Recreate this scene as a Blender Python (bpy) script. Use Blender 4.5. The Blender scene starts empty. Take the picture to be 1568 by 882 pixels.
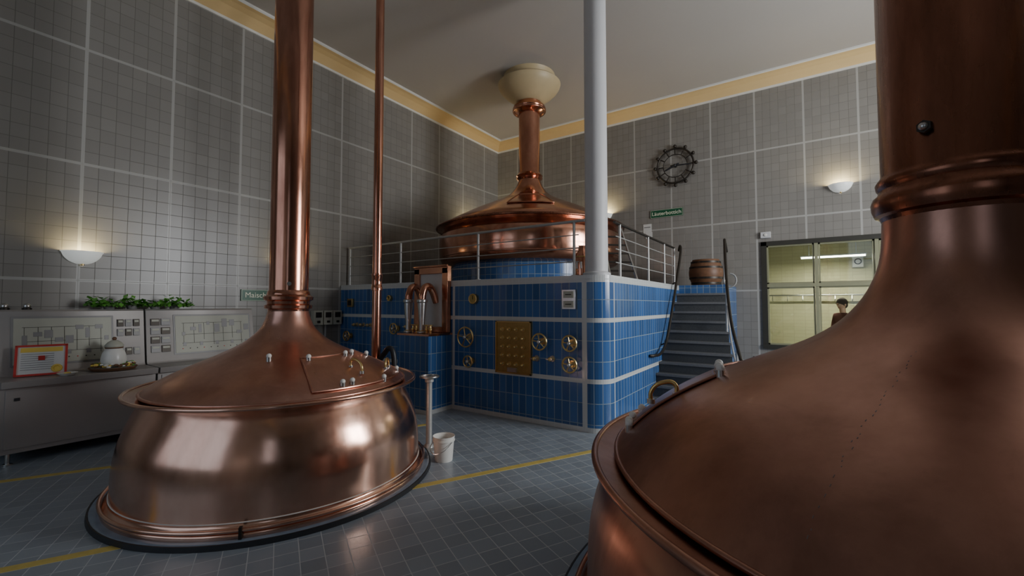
import bpy, math, random
from mathutils import Vector, Matrix
random.seed(7)
R2=math.radians
# ------------------------------------------------------------------ materials
def newmat(name):
    m=bpy.data.materials.new(name); m.use_nodes=True
    nt=m.node_tree; return m,nt,nt.nodes['Principled BSDF']
def N(nt,t,**k):
    n=nt.nodes.new(t)
    for a,b in k.items(): setattr(n,a,b)
    return n
def mth(nt,op,a,b=None):
    n=N(nt,'ShaderNodeMath',operation=op)
    for i,x in enumerate((a,b)):
        if x is None: continue
        if isinstance(x,(int,float)): n.inputs[i].default_value=x
        else: nt.links.new(x,n.inputs[i])
    return n.outputs[0]
def mix(nt,f,a,b):
    n=N(nt,'ShaderNodeMix',data_type='RGBA')
    for idx,x in ((0,f),(6,a),(7,b)):
        if isinstance(x,(int,float)): n.inputs[idx].default_value=x
        elif isinstance(x,tuple): n.inputs[idx].default_value=(x[0],x[1],x[2],1)
        else: nt.links.new(x,n.inputs[idx])
    return n.outputs[2]
def plain(name,col,rough=.5,metal=0,var=.12,scale=6,emit=0,spec=None,coat=0):
    m,nt,b=newmat(name)
    no=N(nt,'ShaderNodeTexNoise'); no.inputs['Scale'].default_value=scale; no.inputs['Detail'].default_value=5
    tc=N(nt,'ShaderNodeNewGeometry'); nt.links.new(tc.outputs['Position'],no.inputs['Vector'])
    c2=tuple(x*(1-var) for x in col); c1=tuple(min(1,x*(1+var)) for x in col)
    nt.links.new(mix(nt,no.outputs['Fac'],c1,c2),b.inputs['Base Color'])
    b.inputs['Roughness'].default_value=rough; b.inputs['Metallic'].default_value=metal
    b.inputs['Coat Weight'].default_value=coat
    if emit: 
        b.inputs['Emission Color'].default_value=(*col,1); b.inputs['Emission Strength'].default_value=emit
    return m
def copper(name,ca,cb,r0=.17,r1=.34,scale=3,bump=.02,streak=.45,patina=.35):
    m,nt,b=newmat(name)
    g=N(nt,'ShaderNodeNewGeometry')
    mp=N(nt,'ShaderNodeMapping'); mp.inputs['Scale'].default_value=(1,1,streak)
    nt.links.new(g.outputs['Position'],mp.inputs['Vector'])
    n1=N(nt,'ShaderNodeTexNoise'); n1.inputs['Scale'].default_value=scale; n1.inputs['Detail'].default_value=7; n1.inputs['Roughness'].default_value=.62
    nt.links.new(mp.outputs[0],n1.inputs['Vector'])
    n2=N(nt,'ShaderNodeTexNoise'); n2.inputs['Scale'].default_value=scale*5; n2.inputs['Detail'].default_value=4
    nt.links.new(mp.outputs[0],n2.inputs['Vector'])
    rp=N(nt,'ShaderNodeValToRGB'); rp.color_ramp.elements[0].position=.36; rp.color_ramp.elements[1].position=.64
    rp.color_ramp.elements[0].color=(*cb,1); rp.color_ramp.elements[1].color=(*ca,1)
    nt.links.new(n1.outputs['Fac'],rp.inputs[0])
    n4=N(nt,'ShaderNodeTexNoise'); n4.inputs['Scale'].default_value=1.3; n4.inputs['Detail'].default_value=8; n4.inputs['Roughness'].default_value=.7; n4.inputs['Distortion'].default_value=.6
    nt.links.new(mp.outputs[0],n4.inputs['Vector'])
    pr=N(nt,'ShaderNodeMapRange'); pr.inputs[1].default_value=.50; pr.inputs[2].default_value=.66; pr.inputs[3].default_value=0; pr.inputs[4].default_value=patina
    nt.links.new(n4.outputs['Fac'],pr.inputs[0])
    nt.links.new(mix(nt,pr.outputs[0],rp.outputs[0],tuple(x*.5 for x in cb)),b.inputs['Base Color'])
    b.inputs['Metallic'].default_value=1
    s=mth(nt,'MULTIPLY',n1.outputs['Fac'],.5); s=mth(nt,'ADD',s,mth(nt,'MULTIPLY',n2.outputs['Fac'],.5))
    mr=N(nt,'ShaderNodeMapRange'); mr.inputs[1].default_value=.3; mr.inputs[2].default_value=.7; mr.inputs[3].default_value=r1; mr.inputs[4].default_value=r0
    nt.links.new(s,mr.inputs[0]); nt.links.new(mr.outputs[0],b.inputs['Roughness'])
    bp=N(nt,'ShaderNodeBump'); bp.inputs['Distance'].default_value=.02
    n3=N(nt,'ShaderNodeTexNoise'); n3.inputs['Scale'].default_value=2.2; n3.inputs['Detail'].default_value=1.5
    nt.links.new(g.outputs['Position'],n3.inputs['Vector'])
    nt.links.new(n3.outputs['Fac'],bp.inputs['Height']); bp.inputs['Strength'].default_value=bump*6; nt.links.new(bp.outputs[0],b.inputs['Normal'])
    return m
def tiles(name,axes,tw,th,grout,ctile,cgrout,bands=(),cband=(.6,.6,.55),rot=0,rough=.3,var=.1,ou=0,ov=0,uv=False,blotch=.0):
    """axes: 'XZ' etc.  bands: list of (axisindex, period, offset, width) periodic; period 0 -> single line"""
    m,nt,b=newmat(name)
    if uv:
        tc=N(nt,'ShaderNodeTexCoord'); src=tc.outputs['UV']; axes='XY'
    else:
        g=N(nt,'ShaderNodeNewGeometry'); src=g.outputs['Position']
    if rot:
        mp=N(nt,'ShaderNodeMapping'); mp.inputs['Rotation'].default_value=(0,0,rot); nt.links.new(src,mp.inputs['Vector']); src=mp.outputs[0]
    sp=N(nt,'ShaderNodeSeparateXYZ'); nt.links.new(src,sp.inputs[0])
    c=[sp.outputs['XYZ'.index(a)] for a in axes]
    def line(s,period,off,w):
        a=mth(nt,'SUBTRACT',s,off)
        a=mth(nt,'PINGPONG',a,period/2) if period else mth(nt,'ABSOLUTE',a)
        return mth(nt,'LESS_THAN',a,w/2)
    gm=mth(nt,'MAXIMUM',line(c[0],tw,ou,grout),line(c[1],th,ov,grout))
    fu=mth(nt,'FLOOR',mth(nt,'DIVIDE',mth(nt,'SUBTRACT',c[0],ou),tw)); fv=mth(nt,'FLOOR',mth(nt,'DIVIDE',mth(nt,'SUBTRACT',c[1],ov),th))
    cb=N(nt,'ShaderNodeCombineXYZ'); nt.links.new(fu,cb.inputs[0]); nt.links.new(fv,cb.inputs[1])
    wn=N(nt,'ShaderNodeTexWhiteNoise',noise_dimensions='3D'); nt.links.new(cb.outputs[0],wn.inputs['Vector'])
    t=mix(nt,wn.outputs['Value'],tuple(x*(1-var) for x in ctile),tuple(x*(1+var) for x in ctile))
    if blotch:
        no=N(nt,'ShaderNodeTexNoise'); no.inputs['Scale'].default_value=1.1; no.inputs['Detail'].default_value=6
        nt.links.new(src,no.inputs['Vector'])
        t=mix(nt,mth(nt,'MULTIPLY',no.outputs['Fac'],blotch),t,tuple(x*.55 for x in ctile))
    col=mix(nt,gm,t,cgrout)
    bm=None
    for ax,per,off,w in bands:
        l=line(c[ax],per,off,w); bm=l if bm is None else mth(nt,'MAXIMUM',bm,l)
    if bm is not None: col=mix(nt,bm,col,cband); 
    nt.links.new(col,b.inputs['Base Color'])
    rr=mth(nt,'ADD',mth(nt,'MULTIPLY',gm,.4),rough); nt.links.new(rr,b.inputs['Roughness'])
    bp=N(nt,'ShaderNodeBump'); bp.inputs['Strength'].default_value=.5; bp.inputs['Distance'].default_value=.003
    nt.links.new(mth(nt,'SUBTRACT',1,gm),bp.inputs['Height']); nt.links.new(bp.outputs[0],b.inputs['Normal'])
    return m

COP=copper('copper_kettle',(.90,.57,.43),(.79,.45,.33),.14,.24,3,patina=.12)
COPL=copper('copper_kettle_lid',(.80,.46,.36),(.62,.33,.25),.24,.40,2.5,patina=.3)
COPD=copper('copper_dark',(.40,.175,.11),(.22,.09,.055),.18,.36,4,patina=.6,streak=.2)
COPP=copper('copper_pipe',(.76,.39,.27),(.48,.22,.15),.12,.24,5,streak=.2)
COPT=copper('copper_lauter',(.72,.37,.25),(.50,.23,.15),.12,.26)
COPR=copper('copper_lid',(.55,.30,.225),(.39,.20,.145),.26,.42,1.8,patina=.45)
BRASS=plain('brass',(.72,.52,.22),.28,1,.15)
STEEL=plain('steel',(.62,.62,.60),.28,1,.1)
WELD=plain('weld_patina',(.33,.27,.26),.5,.8,.3,30)
RAIL=plain('rail_painted_gray',(.44,.44,.42),.35,.3,.1)
CONS=plain('console_steel',(.42,.40,.385),.42,.55,.12,3)
CONSD=plain('console_panel_gray',(.26,.255,.25),.5,.2,.1)
CREAM=plain('cream_panel',(.46,.46,.38),.5,0,.05)
WHITE=plain('white_glaze',(.78,.77,.72),.3,0,.05)
WPAINT=plain('white_paint',(.60,.60,.60),.5,0,.06,2)
BLACK=plain('black_rubber',(.02,.022,.026),.45,0,.2)
DARK=plain('dark_iron',(.05,.043,.036),.45,.7,.2)
RING=plain('floor_ring',(.22,.29,.37),.22,0,.3,9)
CEIL=plain('ceiling_plaster',(.47,.44,.40),.8,0,.05,.8)
YEL=plain('cornice_yellow',(.74,.53,.25),.6,0,.06,2)
YLINE=plain('yellow_floor_line',(.60,.46,.12),.5,0,.25,12)
GREEN=plain('sign_green',(.012,.10,.045),.35,0,.1)
GOLD=plain('sign_text',(.9,.9,.7),.5,0,.03)
LEAF=plain('leaf_green',(.12,.36,.05),.5,0,.4,40)
REDF=plain('red_frame',(.60,.05,.04),.4,0,.1)
PAPER=plain('paper',(.70,.70,.67),.7,0,.05)
PYEL=plain('paper_yellow',(.85,.62,.12),.7,0,.1)
WOOD=plain('cask_wood',(.16,.075,.035),.5,0,.35,18)
STONE=plain('stair_stone',(.085,.088,.088),.5,0,.45,60)
NOSE=plain('stair_nosing',(.19,.19,.19),.5,0,.2,30)
BRPLATE=plain('brass_plate',(.46,.33,.12),.35,.9,.25,14)
ANNW=tiles('annex_brick','XZ',.24,.085,.008,(.56,.53,.33),(.46,.43,.28),rough=.6,var=.05)
ANNP=plain('annex_plaster',(.52,.50,.33),.7,0,.05)
OLIVE=plain('window_frame_dark',(.035,.033,.025),.5,0,.15)
SASH=plain('sash_olive',(.28,.28,.17),.5,0,.1)
LAMP=plain('tube_light',(1,.98,.9),.5,0,0,emit=14)
CRMD=plain('rosette_plaster',(.55,.44,.25),.45,0,.08)
SCON=plain('sconce_ceramic',(.88,.90,.86),.3,0,.02,emit=.3)
wl=(.268,.254,.228); wg=(.155,.145,.128); wb=(.42,.41,.38)
WL=tiles('wall_tiles_left','YZ',.94/6,1.51/9,.006,wl,wg,[(0,.94,1.46,.035),(1,1.51,.46,.035)],wb,ou=1.46,ov=.46,rough=.30,var=.06,blotch=.25)
WB=tiles('wall_tiles_back','XZ',.88/6,1.51/9,.006,wl,wg,[(0,.88,.06,.035),(1,1.51,.46,.035)],wb,ou=.06,ov=.46,rough=.30,var=.06,blotch=.25)
FL=tiles('floor_tiles','XY',.15,.15,.006,(.30,.345,.39),(.50,.53,.54),rot=R2(27.6),rough=.30,var=.12,blotch=.5)
bl=(.042,.125,.32)
bk=dict(uv=True,rough=.2,var=.2)
BLUE=tiles('blue_tiles','XY',.115,.27,.010,bl,(.24,.31,.37),[(1,0,2.005,.10),(1,0,1.455,.06),(1,0,.66,.06),(1,0,.03,.07),(0,0,5.29,.07),(0,0,5.76,.03),(0,0,3.01,.05)],(.58,.60,.59),ou=.01,ov=.105,**bk)
BLUEP=tiles('blue_tiles_pedestal','XY',.115,.27,.010,bl,(.24,.31,.37),[(1,0,.03,.07)],(.58,.60,.59),ou=0,ov=.105,**bk)
BLUET=tiles('blue_tiles_vatbase','XY',.115,.20,.010,bl,(.24,.31,.37),[],(.62,.64,.63),**bk)
PTOP=tiles('platform_top_tiles','XY',.15,.15,.008,(.22,.24,.25),(.3,.3,.3),rough=.4)
def glass():
    m,nt,b=newmat('window_glass'); nt.nodes.remove(b)
    t=N(nt,'ShaderNodeBsdfTransparent'); g=N(nt,'ShaderNodeBsdfGlossy'); g.inputs['Roughness'].default_value=.02
    t.inputs[0].default_value=(.9,.93,.88,1)
    mx=N(nt,'ShaderNodeMixShader'); mx.inputs[0].default_value=.08
    nt.links.new(t.outputs[0],mx.inputs[1]); nt.links.new(g.outputs[0],mx.inputs[2]); nt.links.new(mx.outputs[0],nt.nodes['Material Output'].inputs[0]); return m
GLASS=glass()
# ------------------------------------------------------------------ mesh builder
def cat(pts,n=6):
    P=[Vector(p) for p in pts]; out=[]
    for i in range(len(P)-1):
        p0=P[max(i-1,0)];p1=P[i];p2=P[i+1];p3=P[min(i+2,len(P)-1)]
        for k in range(n):
            t=k/n
            out.append(.5*((2*p1)+(-p0+p2)*t+(2*p0-5*p1+4*p2-p3)*t*t+(-p0+3*p1-3*p2+p3)*t**3))
    out.append(P[-1]); return out
class MB:
    def __init__(s): s.v=[];s.f=[];s.m=[];s.mats=[];s.uv=[]
    def mi(s,m):
        if m not in s.mats: s.mats.append(m)
        return s.mats.index(m)
    def add(s,vs,fs,mat,M=None,uvs=None):
        o=len(s.v); k=s.mi(mat)
        for v in vs:
            v=Vector(v); s.v.append(M@v if M else v)
        for j,f in enumerate(fs):
            s.f.append([i+o for i in f]); s.m.append(k); s.uv.append(uvs[j] if uvs else None)
    def box(s,c,d,mat,M=None,rz=0):
        x,y,z=[a/2 for a in d]; T=Matrix.Translation(c)@Matrix.Rotation(rz,4,'Z')
        if M: T=M@T
        vs=[(-x,-y,-z),(x,-y,-z),(x,y,-z),(-x,y,-z),(-x,-y,z),(x,-y,z),(x,y,z),(-x,y,z)]
        s.add(vs,[(0,3,2,1),(4,5,6,7),(0,1,5,4),(1,2,6,5),(2,3,7,6),(3,0,4,7)],mat,T)
    def b2(s,a,b,mat):
        s.box([(a[i]+b[i])/2 for i in range(3)],[abs(b[i]-a[i]) for i in range(3)],mat)
    def lathe(s,prof,c,mat,seg=96,a0=0,a1=2*math.pi,M=None,uvr=None):
        full=abs(a1-a0-2*math.pi)<1e-6; n=seg if full else seg+1
        vs=[];fs=[];uvs=[]
        for r,z in prof:
            for j in range(n):
                a=a0+(a1-a0)*j/seg; vs.append((c[0]+r*math.cos(a),c[1]+r*math.sin(a),c[2]+z))
        for i in range(len(prof)-1):
            for j in range(seg):
                j2=(j+1)%n if full else j+1
                fs.append((i*n+j,i*n+j2,(i+1)*n+j2,(i+1)*n+j))
                if uvr:
                    u0=uvr*(a1-a0)*j/seg;u1=uvr*(a1-a0)*(j+1)/seg;z0=c[2]+prof[i][1];z1=c[2]+prof[i+1][1]
                    uvs.append([(u0,z0),(u1,z0),(u1,z1),(u0,z1)])
        s.add(vs,fs,mat,M,uvs if uvr else None)
    def tube(s,pts,r,mat,seg=12,closed=False,M=None):
        P=[Vector(p) for p in pts]; n=len(P); rr=r if isinstance(r,(list,tuple)) else [r]*n
        T=[]
        for i in range(n):
            if closed: t=P[(i+1)%n]-P[i-1]
            else: t=P[min(i+1,n-1)]-P[max(i-1,0)]
            T.append(t.normalized())
        up=Vector((0,0,1)) if abs(T[0].z)<.9 else Vector((1,0,0))
        nrm=(up-T[0]*up.dot(T[0])).normalized(); vs=[];fs=[]
        for i in range(n):
            nrm=(nrm-T[i]*nrm.dot(T[i])).normalized(); bi=T[i].cross(nrm)
            for j in range(seg):
                a=2*math.pi*j/seg; vs.append(P[i]+(nrm*math.cos(a)+bi*math.sin(a))*rr[i])
        for i in range(n if closed else n-1):
            i2=(i+1)%n
            for j in range(seg): fs.append((i*seg+j,i*seg+(j+1)%seg,i2*seg+(j+1)%seg,i2*seg+j))
        if not closed:
            fs.append(tuple(range(seg))[::-1]); fs.append(tuple((n-1)*seg+j for j in range(seg)))
        s.add(vs,fs,mat,M)
    def cyl(s,a,b,r,mat,seg=24,r2=None):
        s.tube([a,b],[r,r if r2 is None else r2],mat,seg)
    def sph(s,c,r,mat,sc=(1,1,1),seg=20,rings=12,M=None):
        vs=[];fs=[]
        for i in range(rings+1):
            t=math.pi*i/rings
            for j in range(seg):
                a=2*math.pi*j/seg; vs.append((c[0]+r*sc[0]*math.sin(t)*math.cos(a),c[1]+r*sc[1]*math.sin(t)*math.sin(a),c[2]+r*sc[2]*math.cos(t)))
        for i in range(rings):
            for j in range(seg): fs.append((i*seg+j,(i+1)*seg+j,(i+1)*seg+(j+1)%seg,i*seg+(j+1)%seg))
        s.add(vs,fs,mat,M)
    def torus(s,c,R,r,mat,ax='Z',seg=48,ts=10):
        p=[]
        for i in range(seg):
            a=2*math.pi*i/seg; u=R*math.cos(a);w=R*math.sin(a)
            p.append(Vector(c)+Vector({'Z':(u,w,0),'Y':(u,0,w),'X':(0,u,w)}[ax]))
        s.tube(p,r,mat,ts,closed=True)
    def obj(s,name,parent=None,bevel=0,angle=38):
        me=bpy.data.meshes.new(name); me.from_pydata([tuple(v) for v in s.v],[],s.f)
        for m in s.mats: me.materials.append(m)
        for p,k in zip(me.polygons,s.m): p.material_index=k; p.use_smooth=True
        if any(s.uv):
            ul=me.uv_layers.new(name='UVMap')
            for p,u in zip(me.polygons,s.uv):
                if u:
                    for li,q in zip(p.loop_indices,u): ul.data[li].uv=q
        me.update(); me.set_sharp_from_angle(angle=R2(angle))
        o=bpy.data.objects.new(name,me); bpy.context.collection.objects.link(o)
        if bevel:
            b=o.modifiers.new('bevel','BEVEL'); b.width=bevel; b.segments=2; b.limit_method='ANGLE'
        if parent: o.parent=parent
        return o
def empty(name,loc=(0,0,0)):
    e=bpy.data.objects.new(name,None); bpy.context.collection.objects.link(e); e.location=loc; return e
# ------------------------------------------------------------------ room shell
XL,XR,YF,YB,H=-7.7,5.0,-3.0,10.6,6.55
b=MB(); b.b2((XL-.2,YF-.2,-.15),(XR+.2,13.3,0),FL); b.obj('floor')
b=MB(); b.b2((XL-.2,YF-.2,H),(XR+.2,YB+.2,H+.2),CEIL); b.obj('ceiling')
b=MB(); b.b2((XL-.2,YF-.2,0),(XL,YB+.2,H),WL); b.obj('wall_left')
ox0,ox1,oz0,oz1=-.70,2.8,.8,2.94
b=MB(); b.b2((XL,YB,0),(ox0,YB+.2,H),WB); b.b2((ox1,YB,0),(XR,YB+.2,H),WB); b.b2((ox0,YB,0),(ox1,YB+.2,oz0),WB); b.b2((ox0,YB,oz1),(ox1,YB+.2,H),WB); b.obj('wall_back')
wins=[(-6.3,-1.9,.7,5.0),(1.6,3.0,1.6,4.8)]
b=MB(); xs=XL
for x0,x1,wz0,wz1 in wins:
    b.b2((xs,YF-.2,0),(x0,YF,H),WB); b.b2((x0,YF-.2,0),(x1,YF,wz0),WB); b.b2((x0,YF-.2,wz1),(x1,YF,H),WB); xs=x1
b.b2((xs,YF-.2,0),(XR,YF,H),WB); b.obj('wall_front')
ry0,ry1,rz0,rz1=5.4,8.2,1.8,4.8
b=MB(); b.b2((XR,YF-.2,0),(XR+.2,ry0,H),WL); b.b2((XR,ry1,0),(XR+.2,YB+.2,H),WL); b.b2((XR,ry0,0),(XR+.2,ry1,rz0),WL); b.b2((XR,ry0,rz1),(XR+.2,ry1,H),WL); b.obj('wall_right')
for i,(x0,x1,wz0,wz1) in enumerate(wins):
    b=MB(); y=YF-.1; n=3 if i==0 else 1
    for k in range(n+1):
        x=x0+.03+(x1-x0-.06)*k/n; b.b2((x-.03,y-.03,wz0),(x+.03,y+.03,wz1),WPAINT)
    for z in (wz0+.04,3.7,wz1-.04): b.b2((x0,y-.03,z-.03),(x1,y+.03,z+.03),WPAINT)
    b.b2((x0,y-.015,wz0-.0),(x1,YF+.12,wz0+.03),WPAINT)
    b.obj('window_%d'%(i+1))
b=MB(); x=XR+.1
for y in (ry0+.04,(ry0+ry1)/2,ry1-.04): b.b2((x-.03,y-.12,rz0),(x+.03,y+.12,rz1),WPAINT)
for z in (rz0+.04,rz1-.04): b.b2((x-.03,ry0,z-.04),(x+.03,ry1,z+.04),WPAINT)
b.obj('window_3')
def cornice(name,p0,p1,inn):
    p0=Vector(p0);p1=Vector(p1);inn=Vector(inn); b=MB()
    prof=[(0,6.29),(.03,6.29),(.035,6.33),(.10,6.39),(.17,6.45),(.26,6.49),(.33,6.505),(.35,6.52),(.35,6.55),(0,6.55)]
    vs=[];
    for q in (p0,p1):
        sgn=(p1-p0).normalized()*(1 if q is p0 else -1)
        for w,z in prof: vs.append(q+inn*w+sgn*w+Vector((0,0,z)))
    n=len(prof); 
    for i in range(n-1):
        b.add([vs[i],vs[i+1],vs[n+i+1],vs[n+i]],[(0,1,2,3)],YEL if 1<i<6 else WHITE)
    b.obj(name,angle=60)
cornice('trim_1',(XL,YF,0),(XL,YB,0),(1,0,0)); cornice('trim_2',(XL,YB,0),(XR,YB,0),(0,-1,0))
cornice('trim_3',(XR,YB,0),(XR,YF,0),(-1,0,0)); cornice('trim_4',(XR,YF,0),(XL,YF,0),(0,1,0))
b=MB(); b.b2((-1.8,13.1,0),(3.8,13.3,3.4),ANNW); b.obj('wall_annex_back')
b=MB(); b.b2((-2.0,10.8,0),(-1.8,13.3,3.4),ANNP); b.obj('wall_annex_left')
b=MB(); b.b2((3.8,10.8,0),(4.0,13.3,3.4),ANNP); b.obj('wall_annex_right')
b=MB(); b.b2((-2.0,10.8,3.4),(4.0,13.3,3.5),ANNP); b.obj('ceiling_annex')
# internal window
b=MB()
def fr(x0,x1,z0,z1,m,t=.1,y=YB+.05): b.b2((x0,y-t/2,z0),(x1,y+t/2,z1),m)
fr(ox0-.05,ox0+.05,oz0-.05,oz1+.05,OLIVE,.16);fr(ox1-.05,ox1+.05,oz0-.05,oz1+.05,OLIVE,.16);fr(ox0-.05,ox1+.05,oz1-.03,oz1+.06,OLIVE,.16);fr(ox0-.05,ox1+.05,oz0-.06,oz0+.03,OLIVE,.2)
for x in (.21,1.15,2.05): fr(x-.03,x+.03,oz0,oz1,SASH,.1)
fr(ox0,ox1,2.03,2.10,SASH,.12)
for x0,x1 in ((ox0+.05,.175),(.245,1.115),(1.185,2.015),(2.085,ox1-.05)):
    for z0,z1 in ((oz0+.03,2.03),(2.10,oz1-.03)):
        for q in ((x0,x0+.03,z0,z1),(x1-.03,x1,z0,z1),(x0,x1,z0,z0+.03),(x0,x1,z1-.03,z1)): fr(*q,SASH,.06)
        b.b2((x0,YB+.048,z0),(x1,YB+.052,z1),GLASS)
b.obj('window_4')
b=MB(); b.b2((-.07,11.97,2.76),(1.13,12.03,2.79),WPAINT); b.cyl((-.05,12,2.74),(1.11,12,2.74),.02,LAMP,12); b.cyl((.1,12,2.79),(.1,12,3.4),.008,STEEL,8); b.cyl((.95,12,2.79),(.95,12,3.4),.008,STEEL,8); b.obj('fluorescent_lamp')
b=MB(); b.cyl((-1.2,12.9,1.9),(2.6,12.9,1.9),.02,STEEL,10)
for i in range(12):
    x=-1.1+i*.32; b.cyl((x,12.9,1.9),(x,13.1,1.93),.012,STEEL,8); b.tube(cat([(x+.1,12.9,1.9),(x+.1,12.86,1.8),(x+.1,12.82,1.76),(x+.1,12.8,1.8)],4),.01,STEEL,6)
b.obj('wall_hook_rail')
b=MB(); b.b2((.95,12.9,2.55),(1.15,13.1,2.8),WPAINT); b.torus((1.05,12.89,2.68),.06,.012,DARK,'Y'); b.obj('wall_speaker',bevel=.01)
b=MB(); d=Vector((.463,.886,0)); nn=Vector((.886,-.463,0))
for (x,y),t0,t1 in (((-4.21,.447),-3.5,5.2),((-6.30,.67),-3.5,4.2)):
    o=Vector((x,y,.0)); a=o+d*t0; c=o+d*t1; w=nn*.037; z=Vector((0,0,.003))
    b.add([a-w+z,a+w+z,c+w+z,c-w+z,a-w,a+w,c+w,c-w],[(0,1,2,3),(4,5,1,0),(5,6,2,1),(6,7,3,2),(7,4,0,3)],YLINE)
b.obj('floor_marking_lines')
# ------------------------------------------------------------------ platform
HP=2.05
def shell(name,path,top,mat,extra=()):
    b=MB(); u=0
    for p,q in zip(path,path[1:]):
        L=math.dist(p,q)
        b.add([(p[0],p[1],0),(q[0],q[1],0),(q[0],q[1],top),(p[0],p[1],top)],[(0,1,2,3)],mat,uvs=[[(u,0),(u+L,0),(u+L,top),(u,top)]]); u+=L
    poly=list(path)+list(extra)
    b.add([(p[0],p[1],top) for p in poly],[tuple(range(len(poly)))],PTOP)
    return b
path=[(XL+.004,5.25),(-2.36,5.25)]
for i in range(1,13):
    a=-math.pi/2+math.pi/2*i/12; path.append((-2.36+.26*math.cos(a),5.51+.26*math.sin(a)))
path+=[(-2.1,YB-.004)]
shell('p',path,HP,BLUE,[(XL+.004,YB-.004)]).obj('tiled_platform')
shell('l',[(-2.098,9.1),(-1.24,9.1),(-1.24,YB-.004)],HP,BLUEP,[(-2.098,YB-.004)]).obj('stair_landing')
b=MB(); x0,x1,y0,y1,zt=-5.40,-4.72,4.72,5.245,1.18
seq=[(x0,y1),(x0,y0),(x1,y0),(x1,y1)]; u=0
for p,q in zip(seq,seq[1:]):
    L=math.dist(p,q); b.add([(p[0],p[1],0),(q[0],q[1],0),(q[0],q[1],zt),(p[0],p[1],zt)],[(0,1,2,3)],BLUEP,uvs=[[(u,0),(u+L,0),(u+L,zt),(u,zt)]]); u+=L
b.b2((x0-.01,y0-.01,zt),(x1+.01,y1,zt+.03),COPT)
b.obj('tiled_pedestal')
b=MB(); gx0,gx1=-5.50,-4.74; gy=5.195
b.b2((gx0,gy-.04,1.215),(gx0+.12,gy+.05,2.26),COPT); b.b2((gx1-.12,gy-.04,1.215),(gx1,gy+.05,2.26),COPT); b.b2((gx0,gy-.04,2.17),(gx1,gy+.05,2.29),COPT)
b.b2((gx0+.12,gy-.02,1.215),(gx1-.12,gy+.04,1.30),COPT); b.b2((gx0+.12,gy-.01,1.30),(gx1-.12,gy+.04,2.17),WPAINT)
b.cyl((gx0-.005,gy-.045,2.29),(gx1+.005,gy-.045,2.29),.02,COPT,10)
for x in (-5.33,-5.02):
    b.tube(cat([(x,gy,1.70),(x,gy-.08,1.86),(x,gy-.16,1.95),(x,gy-.26,1.93),(x,gy-.31,1.82),(x,gy-.32,1.74)],6),.058,COPT,16)
    b.lathe([(.062,0),(.085,-.01),(.085,-.05),(.07,-.06),(.07,-.10),(.045,-.36),(.045,-.50),(.075,-.51),(.075,-.53)],(x,gy-.32,1.75),STEEL,24)
    b.cyl((x,gy-.32,1.215),(x,gy-.32,1.26),.05,BRASS)
for x in (-5.2,-5.12,-4.9,-4.82):
    b.cyl((x,4.86,1.215),(x,4.86,1.33),.02,BRASS,12); b.torus((x,4.86,1.34),.04,.008,BRASS,'Z',20,6); b.sph((x,4.86,1.27),.03,BRASS)
b.obj('lauter_grant',bevel=.006)
def wheel(name,x,z,r,y=5.25,spokes=5):
    b=MB(); b.cyl((x,y,z),(x,y-.13,z),.018,STEEL,12); b.cyl((x,y,z),(x,y-.02,z),.05,BRASS,20); b.torus((x,y-.11,z),r,.013,BRASS,'Y',40,8); b.sph((x,y-.13,z),.028,STEEL)
    for k in range(spokes):
        a=2*math.pi*k/spokes+.5; b.cyl((x,y-.11,z),(x+r*math.cos(a),y-.11,z+r*math.sin(a)),.009,BRASS,8)
    b.obj(name)
for x,z,r in ((-4.35,1.16,.15),(-4.30,.79,.085),(-3.03,1.15,.11),(-2.575,1.15,.10),(-2.575,.87,.10),(-6.0,1.24,.09),(-7.34,1.06,.09)): wheel('valve_handwheel',x,z,r)
for x,z in ((-3.13,.91),(-2.88,.92),(-6.75,1.28),(-6.95,1.28),(-7.15,1.28),(-5.72,1.28),(-5.72,1.0)):
    b=MB(); y=5.25; b.cyl((x,y,z),(x,y-.015,z),.042,STEEL,20); b.cyl((x,y,z),(x,y-.09,z),.018,BRASS,12); b.sph((x,y-.08,z),.032,BRASS); b.box((x,y-.10,z),(.10,.015,.018),STEEL); b.obj('tap_valve')
def gauge(name,x,z,r):
    b=MB(); y=5.25; b.cyl((x,y,z),(x,y-.05,z),r,BRASS,32); b.cyl((x,y-.05,z),(x,y-.053,z),r*.8,BRPLATE,32); b.torus((x,y-.05,z),r*.9,.01,BRASS,'Y'); b.box((x,y-.056,z+r*.25),(.008,.004,r*.7),DARK); b.obj(name)
gauge('pressure_gauge',-4.257,1.75,.08); gauge('pressure_gauge',-6.2,1.78,.05)
b=MB(); b.b2((-2.715,5.21,1.60),(-2.515,5.25,1.86),STEEL)
for z in (1.665,1.795): b.b2((-2.69,5.2,z-.045),(-2.54,5.21,z+.045),CREAM); b.b2((-2.66,5.196,z-.006),(-2.57,5.2,z+.006),DARK)
b.obj('instrument_box',bevel=.006)
b=MB(); b.b2((-7.42,5.2,1.62),(-7.26,5.25,1.78),BRASS); b.b2((-7.39,5.19,1.65),(-7.29,5.2,1.75),DARK); b.obj('thermometer_dial_box',bevel=.005)
b=MB(); b.b2((-3.83,5.225,.66),(-3.21,5.25,1.42),BRPLATE)
for e in ((-3.83,-3.81,.66,1.42),(-3.23,-3.21,.66,1.42),(-3.83,-3.21,.66,.68),(-3.83,-3.21,1.40,1.42)): b.b2((e[0],5.21,e[2]),(e[1],5.225,e[3]),BRASS)
for i in range(4):
    for j in range(5):
        x=-3.70+i*.12; z=.80+j*.125
        b.cyl((x,5.225,z),(x,5.215,z),.032,BRASS,20); b.cyl((x,5.215,z),(x,5.18,z),.013,STEEL,10); b.sph((x,5.175,z),.019,BRASS,seg=12,rings=8)
b.b2((-3.60,5.19,.69),(-3.44,5.225,.75),STEEL)
b.obj('brass_tap_panel')
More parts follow.
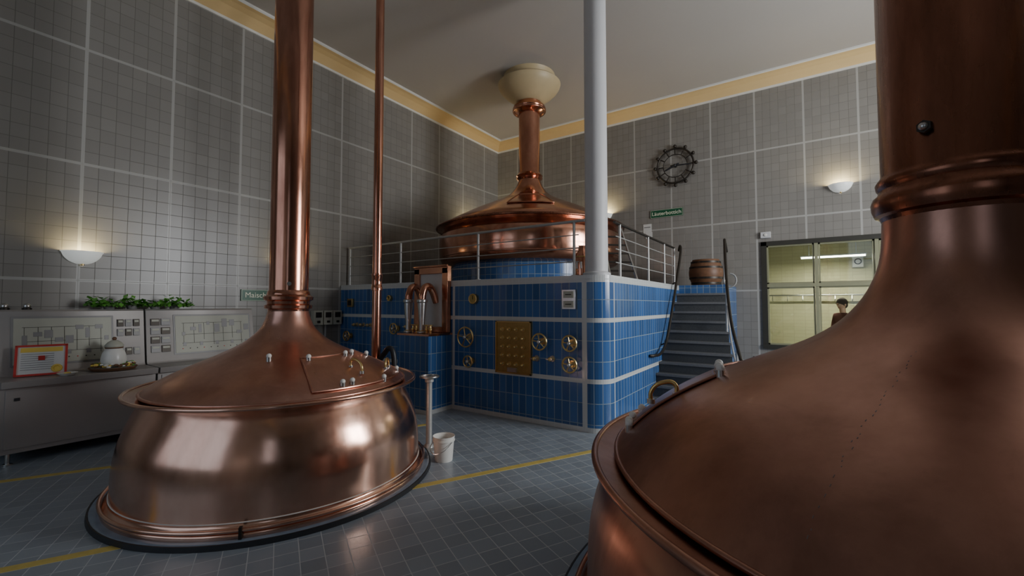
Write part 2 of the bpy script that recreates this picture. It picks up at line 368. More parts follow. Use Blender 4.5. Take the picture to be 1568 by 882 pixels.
# ------------------------------------------------------------------ kettles
def zprof(prof,r):
    for (ra,za),(rb,zb) in zip(prof,prof[1:]):
        if rb<=r<=ra: return za+(zb-za)*(ra-r)/(ra-rb+1e-9)
    return prof[-1][1]
def offset_patch(b,c,prof,r0,r1,a0,a1,off,mat,edge):
    zat=lambda r: zprof(prof,r)
    n=16; pr=[(r1+(r0-r1)*i/n) for i in range(n+1)]
    P=[(r+off*.3,zat(r)+off) for r in pr]
    b.lathe(P,c,mat,32,a0,a1)
    loop=[]
    for i in range(25): a=a0+(a1-a0)*i/24; loop.append((c[0]+P[0][0]*math.cos(a),c[1]+P[0][0]*math.sin(a),c[2]+P[0][1]))
    for r,z in P[1:]: loop.append((c[0]+r*math.cos(a1),c[1]+r*math.sin(a1),c[2]+z))
    for i in range(1,25): a=a1+(a0-a1)*i/24; loop.append((c[0]+P[-1][0]*math.cos(a),c[1]+P[-1][0]*math.sin(a),c[2]+P[-1][1]))
    for r,z in P[::-1][1:-1]: loop.append((c[0]+r*math.cos(a0),c[1]+r*math.sin(a0),c[2]+z))
    b.tube(loop,off*.8,edge,8,closed=True)
    return zat
def bolt(b,c,a,r,z,s=.022):
    x=c[0]+r*math.cos(a);y=c[1]+r*math.sin(a)
    b.cyl((x,y,z-.02),(x,y,z+.02),s,STEEL,12); b.sph((x,y,z+.03),s*1.0,WHITE,seg=14,rings=8)
def handle(b,c,a,r,z,w=.07,tang=False):
    ca,sa=math.cos(a),math.sin(a); o=Vector((c[0]+r*ca,c[1]+r*sa,z)); t=Vector((-sa,ca,0)) if tang else Vector((ca*.95,sa*.95,-.3))
    up=Vector((0,0,1)); b.tube(cat([o-t*w,o-t*w+up*.05,o-t*w*.5+up*.085,o+t*w*.5+up*.085,o+t*w+up*.05,o+t*w],5),.012,BRASS,10)
    for s_ in (-1,1): b.cyl(o+t*w*s_-up*.01,o+t*w*s_+up*.015,.022,STEEL,12)
def kettle(c,body,saucer,lid,collar,rp,lidmat,bodymat,pipemat,hatch,ringR,handles,bolts,seam,weld=None):
    b=MB()
    b.lathe([(ringR-.14,0),(ringR-.14,.02),(ringR-.03,.036),(ringR-.008,.034),(ringR-.006,0)],c,RING)
    b.lathe([(ringR-.007,.0),(ringR-.007,.036),(ringR+.004,.036),(ringR+.01,0)],c,BLACK)
    bp=[tuple(p)[:2] for p in cat([(x,y,0) for x,y in body],5)]
    b.lathe(bp,c,bodymat,128)
    b.torus((c[0],c[1],c[2]+body[1][1]+.03),body[1][0]+.003,.014,bodymat,seg=128)
    b.torus((c[0],c[1],c[2]+body[3][1]),body[3][0]+.002,.0045,WHITE,seg=128,ts=6)
    a=R2(seam); R_=body[1][0]; b.box((c[0]+(R_+.01)*math.cos(a),c[1]+(R_+.01)*math.sin(a),.075),(.03,.02,.08),DARK,rz=a)
    b.lathe([(saucer[0][0],saucer[0][1]),(saucer[0][0]+.03,saucer[0][1]-.005),(saucer[1][0],saucer[1][1])],c,bodymat,128)
    b.lathe([(saucer[0][0]-.05,saucer[0][1]-.03),(saucer[0][0]+.03,saucer[0][1]-.018),(saucer[1][0],saucer[1][1]-.02)],c,bodymat,128)
    b.torus((c[0],c[1],c[2]+saucer[1][1]-.008),saucer[1][0],.017,bodymat,seg=128,ts=12)
    lp=[tuple(p)[:2] for p in cat([(x,y,0) for x,y in lid],6)]
    b.lathe(lp,c,lidmat,128)
    b.torus((c[0],c[1],c[2]+lid[0][1]+.004),lid[0][0]-.005,.012,lidmat,seg=128)
    b.lathe(collar+[(rp,H-.01)],c,pipemat,64)
    r0,r1,a0,a1=hatch
    zat=offset_patch(b,c,lp,r0,r1,R2(a0),R2(a1),.010,lidmat,lidmat)
    for a,r in bolts: bolt(b,c,R2(a),r,zat(r)+.01)
    for a,r,tg in handles: handle(b,c,R2(a),r,zat(r)+.012,.07,tg)
    if weld:
        rnd=random.Random(3); r=.58
        while r<1.42:
            L=rnd.uniform(.004,.010); a=R2(weld)+rnd.uniform(-.006,.006)/r; q=[]
            for rr in (r,r+L): q.append((c[0]+rr*math.cos(a),c[1]+rr*math.sin(a),zat(rr)-.0005))
            b.tube(q,rnd.uniform(.0012,.002),WELD,6); r+=L+rnd.uniform(.010,.03)
    return b
c1=(-4.31,2.35,0); S=.98
body=[(1.37,.02),(1.37,.06),(1.335,.085),(1.318,.12),(1.315,.25),(1.308,.36),(1.285,.50),(1.248,.62),(1.20,.73),(1.16,.81),(1.14,.86)]
lid=[(1.16,.895),(1.10,.945),(1.02,.995),(.94,1.037),(.78,1.11),(.605,1.185),(.46,1.255),(.344,1.33),(.25,1.43),(.205,1.53),(.185,1.61)]
sc=lambda L:[(x*S,z) for x,z in L]
k=.18;z=1.67
col=[(k,z-.10),(k*1.05,z-.06),(k*1.20,z-.05),(k*1.22,z-.02),(k*1.08,z-.005),(k*1.1,z+.02),(k*1.24,z+.035),(k*1.26,z+.065),(k*1.1,z+.085),(k*1.06,z+.12),(k,z+.13)]
b=kettle(c1,sc(body),((1.12,.878),(1.24,.905)),sc(lid),col,k,COPL,COP,COPP,(.62,1.08,-19,50),1.41,[(10,.9,False),(38,.98,True)],[(-14,.66),(20,.66),(30,.66),(48,.75),(-5,1.05),(0,1.05),(20,1.08),(45,1.06),(-42,.62)],-40)
b.cyl((c1[0]+.165,c1[1]-.09,1.86),(c1[0]+.195,c1[1]-.105,1.86),.02,STEEL,10)
b.obj('brew_kettle')
c2=(.59,2.75,0)
body=[(1.76,.02),(1.76,.06),(1.71,.10),(1.68,.16),(1.675,.35),(1.665,.50),(1.64,.63),(1.60,.73),(1.54,.81),(1.50,.85)]
lid=[(1.53,.895),(1.46,.965),(1.39,1.035),(1.30,1.11),(1.17,1.195),(1.0,1.285),(.80,1.375),(.60,1.465),(.46,1.56),(.365,1.67),(.31,1.78),(.28,1.90),(.27,2.06)]
k=.27
col=[(k*1.0,2.05),(k*1.03,2.07),(k*1.10,2.08),(k*1.14,2.11),(k*1.15,2.14),(k*1.12,2.165),(k*1.06,2.18),(k*1.035,2.20),(k*1.07,2.215),(k*1.08,2.235),(k*1.05,2.25),(k*1.0,2.27)]
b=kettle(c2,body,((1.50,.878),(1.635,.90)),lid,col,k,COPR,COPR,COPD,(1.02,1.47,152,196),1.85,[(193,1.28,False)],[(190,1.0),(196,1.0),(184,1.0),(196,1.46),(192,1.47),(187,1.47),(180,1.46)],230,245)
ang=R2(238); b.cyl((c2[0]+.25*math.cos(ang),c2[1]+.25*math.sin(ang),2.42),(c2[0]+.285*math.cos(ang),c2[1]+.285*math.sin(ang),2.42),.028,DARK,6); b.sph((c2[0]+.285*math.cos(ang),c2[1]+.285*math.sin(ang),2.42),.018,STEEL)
b.obj('brew_kettle')
# ------------------------------------------------------------------ lauter tun
c3=(-4.8,7.75,0); b=MB()
b.lathe([(1.62,HP),(1.62,2.46)],c3,BLUET,96,uvr=1.62)
b.lathe([tuple(p)[:2] for p in cat([(1.60,2.42,0),(1.76,2.45,0),(1.84,2.53,0),(1.875,2.68,0),(1.88,2.88,0),(1.86,3.03,0),(1.80,3.14,0),(1.78,3.18,0)],5)],c3,COPT,128)
b.lathe([(1.76,3.16),(1.92,3.19),(1.94,3.205),(1.92,3.235),(1.78,3.25)],c3,COPT,128); b.torus((c3[0],c3[1],3.205),1.935,.022,COPD,seg=128)
b.torus((c3[0],c3[1],2.60),1.865,.014,COPT,seg=128)
lp=[tuple(p)[:2] for p in cat([(1.80,3.25,0),(1.72,3.33,0),(1.50,3.45,0),(1.2,3.60,0),(.9,3.735,0),(.6,3.87,0),(.43,3.98,0),(.31,4.12,0),(.25,4.25,0),(.235,4.32,0)],6)]
b.lathe(lp,c3,COPT,128)
z=4.36;k=.225
b.lathe([(k,z-.08),(k*1.15,z-.05),(k*1.25,z-.02),(k*1.1,z),(k*1.25,z+.03),(k*1.1,z+.07),(k,z+.1),(k,5.74),(k*1.15,5.77),(k*1.5,5.80),(k*1.58,5.84),(k*1.5,5.89),(k*1.2,5.91),(k*1.15,5.97)],c3,COPT,64)
b.torus((c3[0],c3[1],5.80),.33,.03,COPT)
offset_patch(b,c3,lp,.7,1.4,R2(-75),R2(-40),.015,COPT,COPT)
b.obj('lauter_tun')
b=MB(); b.lathe([(.25,5.975),(.30,5.99),(.40,6.06),(.52,6.15),(.61,6.24),(.655,6.31),(.67,6.36),(.64,6.39),(.50,6.40),(.5,6.44),(.55,6.55)],c3,CRMD,64); b.obj('ceiling_rosette')
b=MB(); cc=(-2.36,5.56,HP); b.lathe([(.19,0),(.19,.04),(.155,.06),(.152,H-HP-.05),(.18,H-HP-.03),(.18,H-HP)],cc,WPAINT,48); b.obj('support_column')
b=MB(); px,py=-4.81,3.83
b.lathe([(.085,0),(.085,.03),(.062,.035),(.060,1.85),(.072,1.855),(.072,1.90),(.066,1.91),(.066,2.02),(.072,2.03),(.072,2.08),(.060,2.085),(.058,H-.01)],(px,py,0),COPP,32)
b.tube(cat([(px+.06,py,.9),(px+.14,py+.02,1.0),(px+.22,py+.03,1.08),(px+.30,py+.04,1.02),(px+.32,py+.05,.7),(px+.32,py+.05,.02)],6),.035,BLACK,12)
b.obj('riser_pipe')
# ------------------------------------------------------------------ railing on platform
b=MB(); zt=2.81
for x in (-7.62,-6.12,-4.31,-2.62): b.cyl((x,5.4,HP),(x,5.4,zt),.02,RAIL,12); b.cyl((x,5.4,HP),(x,5.4,HP+.015),.045,RAIL,16)
for z,r in ((zt,.02),(2.62,.008),(2.44,.008),(2.25,.008)): b.cyl((-7.66,5.4,z),(-2.55 if z<zt else -2.46,5.4,z),r,RAIL,10)
b.cyl((-2.17,5.74,zt),(-2.17,9.05,zt),.02,DARK,10)
for y in (5.95,7.3,8.3,9.05): b.cyl((-2.17,y,HP),(-2.17,y,zt),.02,RAIL,12)
for z in (2.62,2.44,2.25): b.cyl((-2.17,5.8,z),(-2.17,9.05,z),.008,RAIL,8)
b.obj('platform_railing')
# ------------------------------------------------------------------ stairs
b=MB(); n=12; rise=HP/n; go=.185; ys=9.095-go*(n-1)
def xr(y): t=max(0,(9.1-y)/(9.1-ys)); return -1.24+.45*t**1.3
for i in range(n-1):
    y0=ys+i*go; zt=(i+1)*rise; xl=-2.095
    ya=y0; yb=y0+go
    a,c=xr(ya),xr(yb)
    b.add([(xl,ya,0),(a,ya,0),(c,yb,0),(xl,yb,0),(xl,ya,zt),(a,ya,zt),(c,yb,zt),(xl,yb,zt)],[(0,3,2,1),(4,5,6,7),(0,1,5,4),(1,2,6,5),(2,3,7,6),(3,0,4,7)],STONE)
    b.b2((xl,ya-.025,zt-.035),(a+.02,ya+.02,zt+.004),NOSE)
b.obj('stone_staircase')
b=MB()
P=[(-1.30,9.75,2.75),(-1.28,9.45,2.86),(-1.26,9.2,2.92),(-1.24,9.05,2.84),(-1.20,8.8,2.58),(-1.10,8.2,2.0),(-.97,7.6,1.40),(-.82,7.15,.96),(-.76,7.0,.84),(-.66,6.92,.84),(-.60,6.98,.92)]
b.tube(cat(P,6),.024,DARK,12)
b.tube([Vector(p)-Vector((0,0,.35)) for p in cat(P[3:9],6)],.014,RAIL,10)
for y,zz in ((9.15,2.86),(8.2,2.0),(7.2,.98)):
    zb=min(HP,max(0,math.floor((y-ys)/go)+1)*rise) if y<9.1 else HP
    b.cyl((xr(y)-.03,y,zb),(xr(y)-.02,y,zz),.018,RAIL,10)
b.tube([Vector((-1.10,8.6,2.22))+Vector((.10*math.sin(t),0,.12*math.cos(t)-.12)) for t in [k*.42 for k in range(13)]],.014,RAIL,8)
b.obj('stair_handrail')
b=MB()
P=[(-2.13,9.3,2.78),(-2.07,9.12,2.85),(-2.03,9.0,2.72),(-2.02,8.6,2.12),(-2.01,8.1,1.45),(-2.01,7.75,1.02),(-2.01,7.4,.85),(-2.03,7.1,.84),(-2.08,7.02,.84)]
b.tube(cat(P,6),.024,DARK,12)
for p in (P[3],P[5]): b.cyl((p[0],p[1],p[2]-.02),(-2.1,p[1],p[2]-.06),.012,DARK,8)
b.obj('stair_handrail')
b=MB(); bc=(-1.72,9.85,HP)
b.lathe([tuple(p)[:2] for p in cat([(.25,0,0),(.31,.14,0),(.335,.28,0),(.31,.42,0),(.26,.56,0)],5)],bc,WOOD,36); b.lathe([(.0,.54),(.245,.54),(.25,.56),(.26,.56)],bc,WOOD,36)
for z,r in ((.06,.285),(.17,.322),(.39,.320),(.50,.288)): b.lathe([(r,-.02),(r+.006,-.02),(r+.006,.02),(r,.02)],(bc[0],bc[1],HP+z),DARK,36)
b.obj('wooden_barrel')
b=MB(); b.lathe([(0,0),(.11,0),(.115,.02),(.115,.33),(.09,.38),(.06,.42),(.05,.5),(.06,.5)],(-2.78,6.0,HP),COPT,32); b.torus((-2.78,6.0,HP+.33),.115,.01,BRASS); b.box((-2.78,5.89,HP+.2),(.09,.006,.1),PAPER); b.obj('copper_canister')
b=MB()
A=Vector((-2.45,6.9,HP+.02)); B=Vector((-2.80,7.25,3.0)); w=Vector((.17,.15,0))
for s_ in (-1,1): b.cyl(A+w*s_,B+w*s_*.8,.02,STEEL,8)
for i in range(1,6): t=i/6; p=A.lerp(B,t); b.cyl(p-w*(1-.2*t),p+w*(1-.2*t),.016,DARK,8)
b.obj('access_ladder')
# ------------------------------------------------------------------ console
def fx(z): return -7.20-.12*(z-.9)/.7
def console(name,y0,y1,mode):
    b=MB(); prof=[(-7.66,.12),(-6.80,.12),(-6.80,.80),(-6.72,.80),(-6.71,.87),(-7.18,.875),(-7.20,.90),(-7.32,1.58),(-7.34,1.60),(-7.66,1.60)]
    n=len(prof); vs=[(x,y0,z) for x,z in prof]+[(x,y1,z) for x,z in prof]
    fs=[tuple(range(n))[::-1],tuple(range(n,2*n))]+[(i,(i+1)%n,n+(i+1)%n,n+i) for i in range(n)]
    b.add(vs,[f[::-1] for f in fs],CONS)
    def pan(a,c,z0,z1,t,m):
        v=[(fx(z)+k,y,z) for k in (0,t) for y,z in ((a,z0),(c,z0),(c,z1),(a,z1))]
        b.add(v,[(4,5,6,7),(0,1,5,4),(1,2,6,5),(2,3,7,6),(3,0,4,7)],m)
    b.b2((-6.80,y0+.04,.17),(-6.79,y1-.04,.77),CONS)
    b.b2((-6.79,y0+.10,.66),(-6.775,y0+.14,.69),BLACK)
    for y in (y0+.08,y1-.08):
        for x in (-6.85,-7.55): b.cyl((x,y,0),(x,y,.12),.02,STEEL,10); b.cyl((x,y,0),(x,y,.015),.04,STEEL,14)
    if mode==1: ma,mc,ga,gc=y0+.13,y0+.95,y0+1.0,y1-.04
    else: ma,mc,ga,gc=y0+.32,y1-.07,y0+.04,y0+.27
    pan(ma-.02,mc+.02,.97,1.52,.004,CONSD); pan(ma,mc,.99,1.50,.008,CREAM)
    rnd=random.Random(mode)
    W=mc-ma
    for k in range(9):
        y=ma+W*(.08+.105*k); z=1.32+.07*rnd.choice((-1,0,1)); h=rnd.choice((.05,.09,.12))
        pan(y,y+rnd.choice((.04,.07)),z-h/2,z+h/2,.011,CONSD)
        if k%2==0: pan(y+.01,y+.05,1.08,1.13,.011,CONSD)
    for z in (1.12,1.24,1.40): pan(ma+W*.08,mc-W*.1,z-.002,z+.002,.011,DARK)
    for k in range(7): y=ma+W*(.1+.13*k); pan(y-.002,y+.002,1.08+.04*(k%3),1.40,.011,DARK)
    for k in range(10): pan(ma+W*(.08+.09*k),ma+W*(.08+.09*k)+.012,1.04,1.052,.014,REDF if k%3==0 else DARK)
    gw=gc-ga
    for r in range(4):
        for cidx in range(3 if mode==1 else 2):
            nc=3 if mode==1 else 2
            a=ga+gw*cidx/nc+.008; c_=ga+gw*(cidx+1)/nc-.008; z=1.47-r*.12
            if mode==1 and r==2: continue
            pan(a,c_,z-.09,z,.012,CONSD if (r+cidx)%2 else DARK); pan(a+.01,c_-.01,z-.04,z-.012,.015,CREAM)
    for i in range(8): y=y0+.75+(i%4)*.07; b.cyl((-7.05+.09*(i//4),y,.87),(-7.05+.09*(i//4),y,.89),.014,(REDF,DARK,PAPER)[i%3],12)
    return b.obj(name,bevel=.005)
console('control_console',.75,2.03,1); console('control_console',2.05,3.40,2)
b=MB(); 
for y in (.83,1.0): b.sph((-7.45,y,1.64),.035,STEEL); b.cyl((-7.45,y,1.60),(-7.45,y,1.62),.04,DARK,16)
b.obj('signal_beacon')
b=MB()
for px_ in (1.72,1.95,2.2,2.42):
    b.lathe([(0,0),(.05,0),(.065,.05),(.07,.05)],(-7.48,px_,1.601),CONSD,20)
for i in range(520):
    y=random.uniform(1.5,2.6); x=-7.44+random.gauss(0,.06); z=1.63+abs(random.gauss(0,.05))+.02*math.sin(y*14)
    s_=random.uniform(.025,.05); M=Matrix.Translation((max(x,-7.62),y,max(z,1.65)))@Matrix.Rotation(random.uniform(0,6.3),4,'Z')@Matrix.Rotation(random.uniform(-.9,.9),4,'X')
    b.add([(0,-s_,0),(s_*.7,-s_*.2,.006),(0,s_*1.0,0),(-s_*.7,-s_*.2,.006)],[(0,1,2,3)],LEAF,M)
b.obj('trailing_ivy_plant')
b=MB(); M=Matrix.Translation((-6.98,1.06,.88))@Matrix.Rotation(R2(78),4,'Z')@Matrix.Rotation(R2(-14),4,'X')
W,Hh=.40,.34
for e in ((-W/2,-W/2+.02,0,Hh),(W/2-.02,W/2,0,Hh),(-W/2,W/2,0,.02),(-W/2,W/2,Hh-.02,Hh)):
    b.box(((e[0]+e[1])/2,0,(e[2]+e[3])/2),(e[1]-e[0],.025,e[3]-e[2]),REDF,M)
b.box((0,.004,Hh/2),(W-.03,.01,Hh-.03),PAPER,M); b.box((.0,-.002,Hh*.84),(W-.08,.004,.05),PYEL,M)
for k in range(8): b.box((-.03,-.002,Hh*.70-k*.024),(W*.62,.003,.005),CONSD,M)
b.tube([(.12+.035*math.cos(t),-.002,.07+.035*math.sin(t)) for t in [k*.5236 for k in range(12)]],.012,PYEL,6,closed=True,M=M)
b.box((.12,-.002,.07),(.05,.004,.05),PYEL,M); b.box((0,.08,.10),(.05,.005,.2),REDF,M@Matrix.Rotation(R2(28),4,'X'))
b.obj('framed_notice')
b=MB(); b.lathe([(0,.005),(.05,.005),(.085,.03),(.088,.03),(.055,0),(0,0)],(-6.82,1.24,.873),WHITE,32); b.sph((-6.82,1.24,.895),.03,PYEL,(1,1,.5)); b.obj('small_dish')
b=MB(); dc=(-6.96,1.66,.876)
b.lathe([(0,.02),(.20,.02),(.22,.035),(.225,.03),(.20,.0),(0,0)],dc,WOOD,48); b.lathe([(0,.022),(.19,.022),(.21,.04)],dc,CREAM,48)
b.lathe([tuple(p)[:2] for p in cat([(.06,.03,0),(.105,.06,0),(.12,.12,0),(.105,.20,0),(.075,.25,0),(.07,.27,0)],5)],dc,WHITE,40)
b.lathe([(.085,.27),(.09,.285),(.085,.30),(.06,.33),(.03,.35),(.0,.355)],dc,CREAM,32); b.sph((dc[0],dc[1],dc[2]+.37),.022,WOOD); b.torus((dc[0],dc[1],dc[2]+.265),.075,.012,WOOD)
for i in range(90):
    a=random.uniform(0,6.28); r=random.uniform(.12,.20); s_=random.uniform(.015,.03)
    b.sph((dc[0]+r*math.cos(a),dc[1]+r*math.sin(a),dc[2]+.045+random.uniform(0,.03)),s_*.7,random.choice((LEAF,WOOD,WOOD,PYEL,WHITE)),(1,1.3,.8),8,6)
b.obj('hop_and_malt_jar_display')
b=MB()
for i in range(3):
    y=4.62+i*.2; b.b2((-7.7,y,1.28),(-7.58,y+.18,1.55),CREAM); b.b2((-7.58,y+.03,1.42),(-7.572,y+.15,1.52),DARK); b.b2((-7.58,y+.06,1.32),(-7.565,y+.12,1.36),DARK)
b.cyl((-7.66,4.9,1.28),(-7.66,4.9,0),.02,CONSD,8)
b.obj('meter_boxes',bevel=.008)
# ------------------------------------------------------------------ sconces
def sconce(pos,nrm,pw):
    b=MB(); a=nrm
    P=[tuple(p)[:2] for p in cat([(0.02,-.15,0),(.06,-.145,0),(.12,-.115,0),(.17,-.06,0),(.195,0,0)],5)]+[(.205,.002),(.205,.01),(.19,.01),(.16,-.05),(.10,-.10),(.04,-.13)]
    b.lathe(P,pos,SCON,40,a-math.pi/2,a+math.pi/2); b.box((pos[0]+.012*math.cos(a),pos[1]+.012*math.sin(a),pos[2]-.08),(.024 if abs(math.cos(a))>.5 else .12,.12 if abs(math.cos(a))>.5 else .024,.12),SCON)
    b.cyl((pos[0]+.05*math.cos(a),pos[1]+.05*math.sin(a),pos[2]-.15),(pos[0]+.05*math.cos(a),pos[1]+.05*math.sin(a),pos[2]-.17),.015,BRASS,12)
    o=b.obj('wall_sconce')
    L=bpy.data.lights.new('sconce_bulb','POINT'); L.energy=pw; L.color=(1,.80,.42); L.shadow_soft_size=.05
    l=bpy.data.objects.new('sconce_bulb',L); bpy.context.collection.objects.link(l); l.location=(pos[0]+.13*math.cos(a),pos[1]+.13*math.sin(a),pos[2]-.03); l.parent=o
sconce((XL,1.49,2.33),0,6.5); sconce((XL,4.2,2.33),0,9); sconce((XL,9.2,3.75),0,32)
sconce((.63,YB,4.02),-math.pi/2,22); sconce((-4.25,YB,4.0),-math.pi/2,26)
# ------------------------------------------------------------------ wall clock
b=MB(); cx,cz,cy=-2.47,4.95,YB-.07; Rk=.41
b.torus((cx,cy,cz),Rk,.022,DARK,'Y',64); b.torus((cx,cy,cz),Rk*.66,.010,DARK,'Y',48)
for k in range(12):
    a=2*math.pi*k/12; u=Vector((math.cos(a),0,math.sin(a))); o=Vector((cx,cy,cz))
    b.cyl(o+u*Rk*.66,o+u*Rk,.013,DARK,8); b.sph(o+u*(Rk+.055),.042,DARK,seg=14,rings=8); b.cyl(o+u*Rk,o+u*(Rk+.05),.014,DARK,8)
def hand(deg,L,w):
    a=R2(90-deg); u=Vector((math.cos(a),0,math.sin(a))); p=Vector((cx,cy-.035,cz)); b.tube([p-u*.1,p,p+u*L*.8,p+u*L],[w*.6,w,w*.8,w*.2],BLACK,8)
hand(93,.38,.020); hand(247,.27,.026); b.sph((cx,cy-.04,cz),.035,BLACK); b.cyl((cx,cy,cz),(cx,YB,cz),.03,DARK,12)
b.cyl((cx-Rk,cy,cz),(cx-Rk,YB,cz),.012,DARK,8); b.cyl((cx+Rk,cy,cz),(cx+Rk,YB,cz),.012,DARK,8)
b.obj('wall_clock')
def sign(txt,loc,rot,w):
    e=empty('enamel_sign',loc); b=MB(); b.box((0,0,0),(w,.015,.19),GREEN); 
    for q in ((0,.088,w-.02,.004),(0,-.088,w-.02,.004)): b.box((q[0],-.009,q[1]),(q[2],.002,q[3]),GOLD)
    for q in (-1,1): b.box((q*(w/2-.012),-.009,0),(.004,.002,.176),GOLD)
    o=b.obj('sign_plate',e)
    c=bpy.data.curves.new('sign_text','FONT'); c.body=txt; c.size=.125; c.align_x='CENTER'; c.align_y='CENTER'; c.extrude=.002
    t=bpy.data.objects.new('sign_text',c); bpy.context.collection.objects.link(t); t.rotation_euler=(math.pi/2,0,0); t.location=(0,-.011,0); t.parent=e; c.materials.append(GOLD)
    e.rotation_euler=(0,0,rot)
sign('Läuterbottich',(-2.70,YB-.012,3.86),0,.76); sign('Maischbottich',(XL+.012,3.80,1.82),math.pi/2,.82)
b=MB(); b.box((-3.16,YB-.004,3.50),(.2,.006,.28),PAPER); b.box((-3.16,YB-.01,3.56),(.15,.004,.02),CONSD); b.box((-3.12,YB-.012,3.36),(.16,.004,.16),PAPER); b.obj('wall_notice')
b=MB(); b.box((-.66,YB-.03,3.14),(.19,.06,.13),WPAINT); b.cyl((-.66,YB-.06,3.14),(-.66,YB-.075,3.14),.03,WHITE,16); b.obj('alarm_box',bevel=.01)
# ------------------------------------------------------------------ floor items
b=MB(); px,py=-3.61,3.63
b.lathe([(0,.0),(.13,0),(.13,.02),(.06,.03),(.045,.06),(.035,.07),(.033,.76),(.05,.77),(.05,.80),(.02,.81)],(px,py,0),RAIL,32)
b.box((px,py,.825),(.20,.03,.022),STEEL,rz=.5); b.box((px,py,.825),(.03,.20,.022),STEEL,rz=.5); b.torus((px,py,.83),.105,.012,STEEL,'Z',32,8)
b.obj('floor_valve_stand')
def bucket(x,y,r,h,z=0):
    b=MB(); b.lathe([(0,0),(r*.82,0),(r*.84,.01),(r*.98,h-.05),(r*1.06,h-.05),(r*1.06,h-.035),(r,h-.035),(r*1.02,h),(r*1.05,h),(r*1.05,h-.01),(r*.97,h-.012),(r*.8,.02),(0,.02)],(x,y,z),WHITE,40)
    b.tube(cat([(x-r*1.07,y,h-.05),(x-r*.9,y-r*.9,h-.12),(x,y-r*1.3,h-.16),(x+r*.9,y-r*.9,h-.12),(x+r*1.07,y,h-.05)],5),.004,STEEL,6)
    b.obj('plastic_bucket')
bucket(-3.23,3.47,.112,.26)
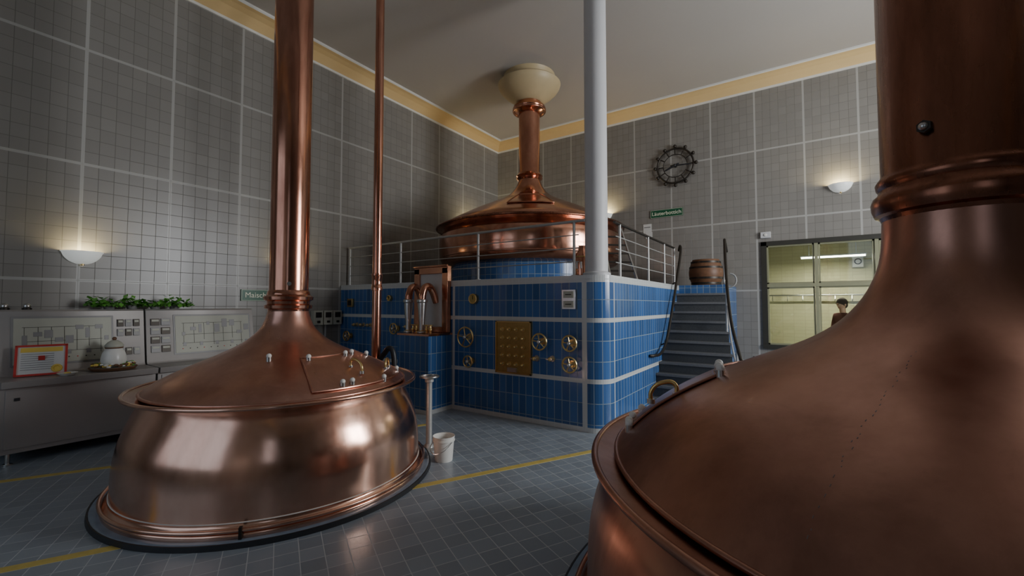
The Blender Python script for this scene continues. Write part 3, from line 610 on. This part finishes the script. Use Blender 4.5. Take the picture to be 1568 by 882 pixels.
# ------------------------------------------------------------------ person in annex
def person(loc,rz):
    e=empty('standing_person',loc); e.rotation_euler=(0,0,rz)
    SKIN=plain('skin',(.62,.36,.26),.5,0,.05); HAIR=plain('hair_dark',(.03,.018,.012),.9,0,.3,60)
    cl,nt,bs=newmat('clothes'); g=N(nt,'ShaderNodeNewGeometry'); sp=N(nt,'ShaderNodeSeparateXYZ'); nt.links.new(g.outputs['Position'],sp.inputs[0])
    nt.links.new(mix(nt,mth(nt,'GREATER_THAN',sp.outputs[2],.98),(.02,.025,.04),(.13,.04,.035)),bs.inputs['Base Color']); bs.inputs['Roughness'].default_value=.8
    V=[(0,0,.98),(0,.01,1.12),(0,.01,1.28),(0,0,1.42),(0,0,1.50),
       (.17,0,1.44),(.22,-.03,1.17),(.19,-.20,1.03),(.15,-.28,1.02),(-.17,0,1.44),(-.22,-.03,1.17),(-.19,-.20,1.03),(-.15,-.28,1.02),
       (.09,0,.90),(.10,-.01,.50),(.10,.02,.10),(.10,-.14,.04),(-.09,0,.90),(-.10,-.01,.50),(-.10,.02,.10),(-.10,-.14,.04)]
    E=[(0,1),(1,2),(2,3),(3,4),(3,5),(5,6),(6,7),(7,8),(3,9),(9,10),(10,11),(11,12),(0,13),(13,14),(14,15),(15,16),(0,17),(17,18),(18,19),(19,20)]
    Rr=[(.15,.11),(.135,.10),(.15,.105),(.13,.09),(.06,.06),(.065,.06),(.05,.05),(.038,.038),(.03,.03),(.065,.06),(.05,.05),(.038,.038),(.03,.03),(.095,.095),(.065,.065),(.05,.05),(.04,.035),(.095,.095),(.065,.065),(.05,.05),(.04,.035)]
    me=bpy.data.meshes.new('body'); me.from_pydata(V,E,[]); o=bpy.data.objects.new('body',me); bpy.context.collection.objects.link(o); o.parent=e
    o.modifiers.new('skin','SKIN'); 
    for i,sv in enumerate(me.skin_vertices[0].data): sv.radius=Rr[i]; sv.use_root=(i==0)
    o.modifiers.new('sub','SUBSURF').levels=2; o.modifiers['sub'].render_levels=2; me.materials.append(cl)
    b=MB(); b.tube(cat([(0,0,1.46),(0,-.005,1.53),(0,-.01,1.60)],4),.055,SKIN,16)
    M=Matrix.Translation((0,-.02,1.67))@Matrix.Rotation(R2(14),4,'X')
    hv=[];hf=[];sg=28;rg=20
    for i in range(rg+1):
        t=math.pi*i/rg
        for j in range(sg):
            a=2*math.pi*j/sg; x=.078*math.sin(t)*math.cos(a); y=.098*math.sin(t)*math.sin(a); z=.118*math.cos(t)
            if z<0: x*=1+z*2.2; y=y*(1+z*(1.2 if y<0 else 3.0))
            if y<0 and abs(x)<.02 and -.035<z<.02: y-=.018*(1-abs(x)/.02)*(1-(z+.01)/.06)
            if y<-.04 and .005<z<.025 and .018<abs(x)<.045: y+=.008
            hv.append((x,y,z))
    for i in range(rg):
        for j in range(sg): hf.append((i*sg+j,(i+1)*sg+j,(i+1)*sg+(j+1)%sg,i*sg+(j+1)%sg))
    b.add(hv,hf,SKIN,M)
    for s_ in (-1,1):
        b.sph((s_*.03,-.083,.012),.011,WHITE,(1,.7,.7),10,8,M); b.sph((s_*.03,-.0905,.012),.005,HAIR,(1,.6,1),8,6,M); b.sph((s_*.08,.005,-.005),.028,SKIN,(.35,.7,1.1),12,8,M); b.tube([(s_*.015,-.096,.034),(s_*.048,-.084,.034)],.004,HAIR,6,M=M)
    b.tube([(-.022,-.083,-.06),(0,-.089,-.058),(.022,-.083,-.06)],.006,plain('lips',(.45,.15,.13),.5),6,M=M)
    b.sph((0,.018,.035),.105,HAIR,(.88,1.02,1.02),24,14,M); b.sph((0,.045,-.02),.08,HAIR,(.95,.8,1.0),20,12,M)
    for s_ in (-1,1):
        p=Vector((s_*.15,-.28,1.02)); b.sph(p+Vector((0,-.05,-.005)),.04,SKIN,(.9,1.2,.45))
        for k in range(4):
            q=p+Vector(((k-1.5)*.019,-.085,0)); L=(.06,.072,.068,.052)[k]; b.tube([q,q+Vector((0,-L*.5,-.006)),q+Vector((0,-L*.85,-.028)),q+Vector((0,-L,-.05))],[.0095,.009,.008,.007],SKIN,8)
        q=p+Vector((-s_*.03,-.035,0)); b.tube([q,q+Vector((-s_*.025,-.03,-.01)),q+Vector((-s_*.03,-.06,-.025))],[.011,.010,.008],SKIN,8)
    b.obj('head_and_hands',e)
    return e
person((.66,11.5,0),R2(-50))
# ------------------------------------------------------------------ lights
def area(name,loc,rot,sx,sy,pw,col):
    L=bpy.data.lights.new(name,'AREA'); L.shape='RECTANGLE'; L.size=sx; L.size_y=sy; L.energy=pw; L.color=col
    o=bpy.data.objects.new(name,L); bpy.context.collection.objects.link(o); o.location=loc; o.rotation_euler=rot
for i,(x0,x1,wz0,wz1) in enumerate(wins):
    area('window_daylight_%d'%(i+1),((x0+x1)/2,YF-.25,(wz0+wz1)/2),(math.pi/2,0,math.pi),x1-x0,wz1-wz0,(5600,420)[i],(.95,.97,1))
area('window_daylight_3',(XR+.25,(ry0+ry1)/2,(rz0+rz1)/2),(math.pi/2,0,math.pi/2),ry1-ry0,rz1-rz0,650,(.95,.97,1))
area('tube_daylight',(.53,12,2.70),(0,0,0),1.1,.05,60,(1,.96,.82))
w=bpy.data.worlds.new('World'); bpy.context.scene.world=w; w.use_nodes=True
w.node_tree.nodes['Background'].inputs[0].default_value=(.55,.65,.8,1); w.node_tree.nodes['Background'].inputs[1].default_value=1.0
# ------------------------------------------------------------------ camera
cd=bpy.data.cameras.new('camera'); cam=bpy.data.objects.new('camera',cd); bpy.context.collection.objects.link(cam)
cam.location=(0,0,1.65); cam.rotation_euler=(R2(92.3),0,R2(34.1)); cd.lens=15.2; cd.sensor_width=36; cd.clip_start=.05
bpy.context.scene.camera=cam
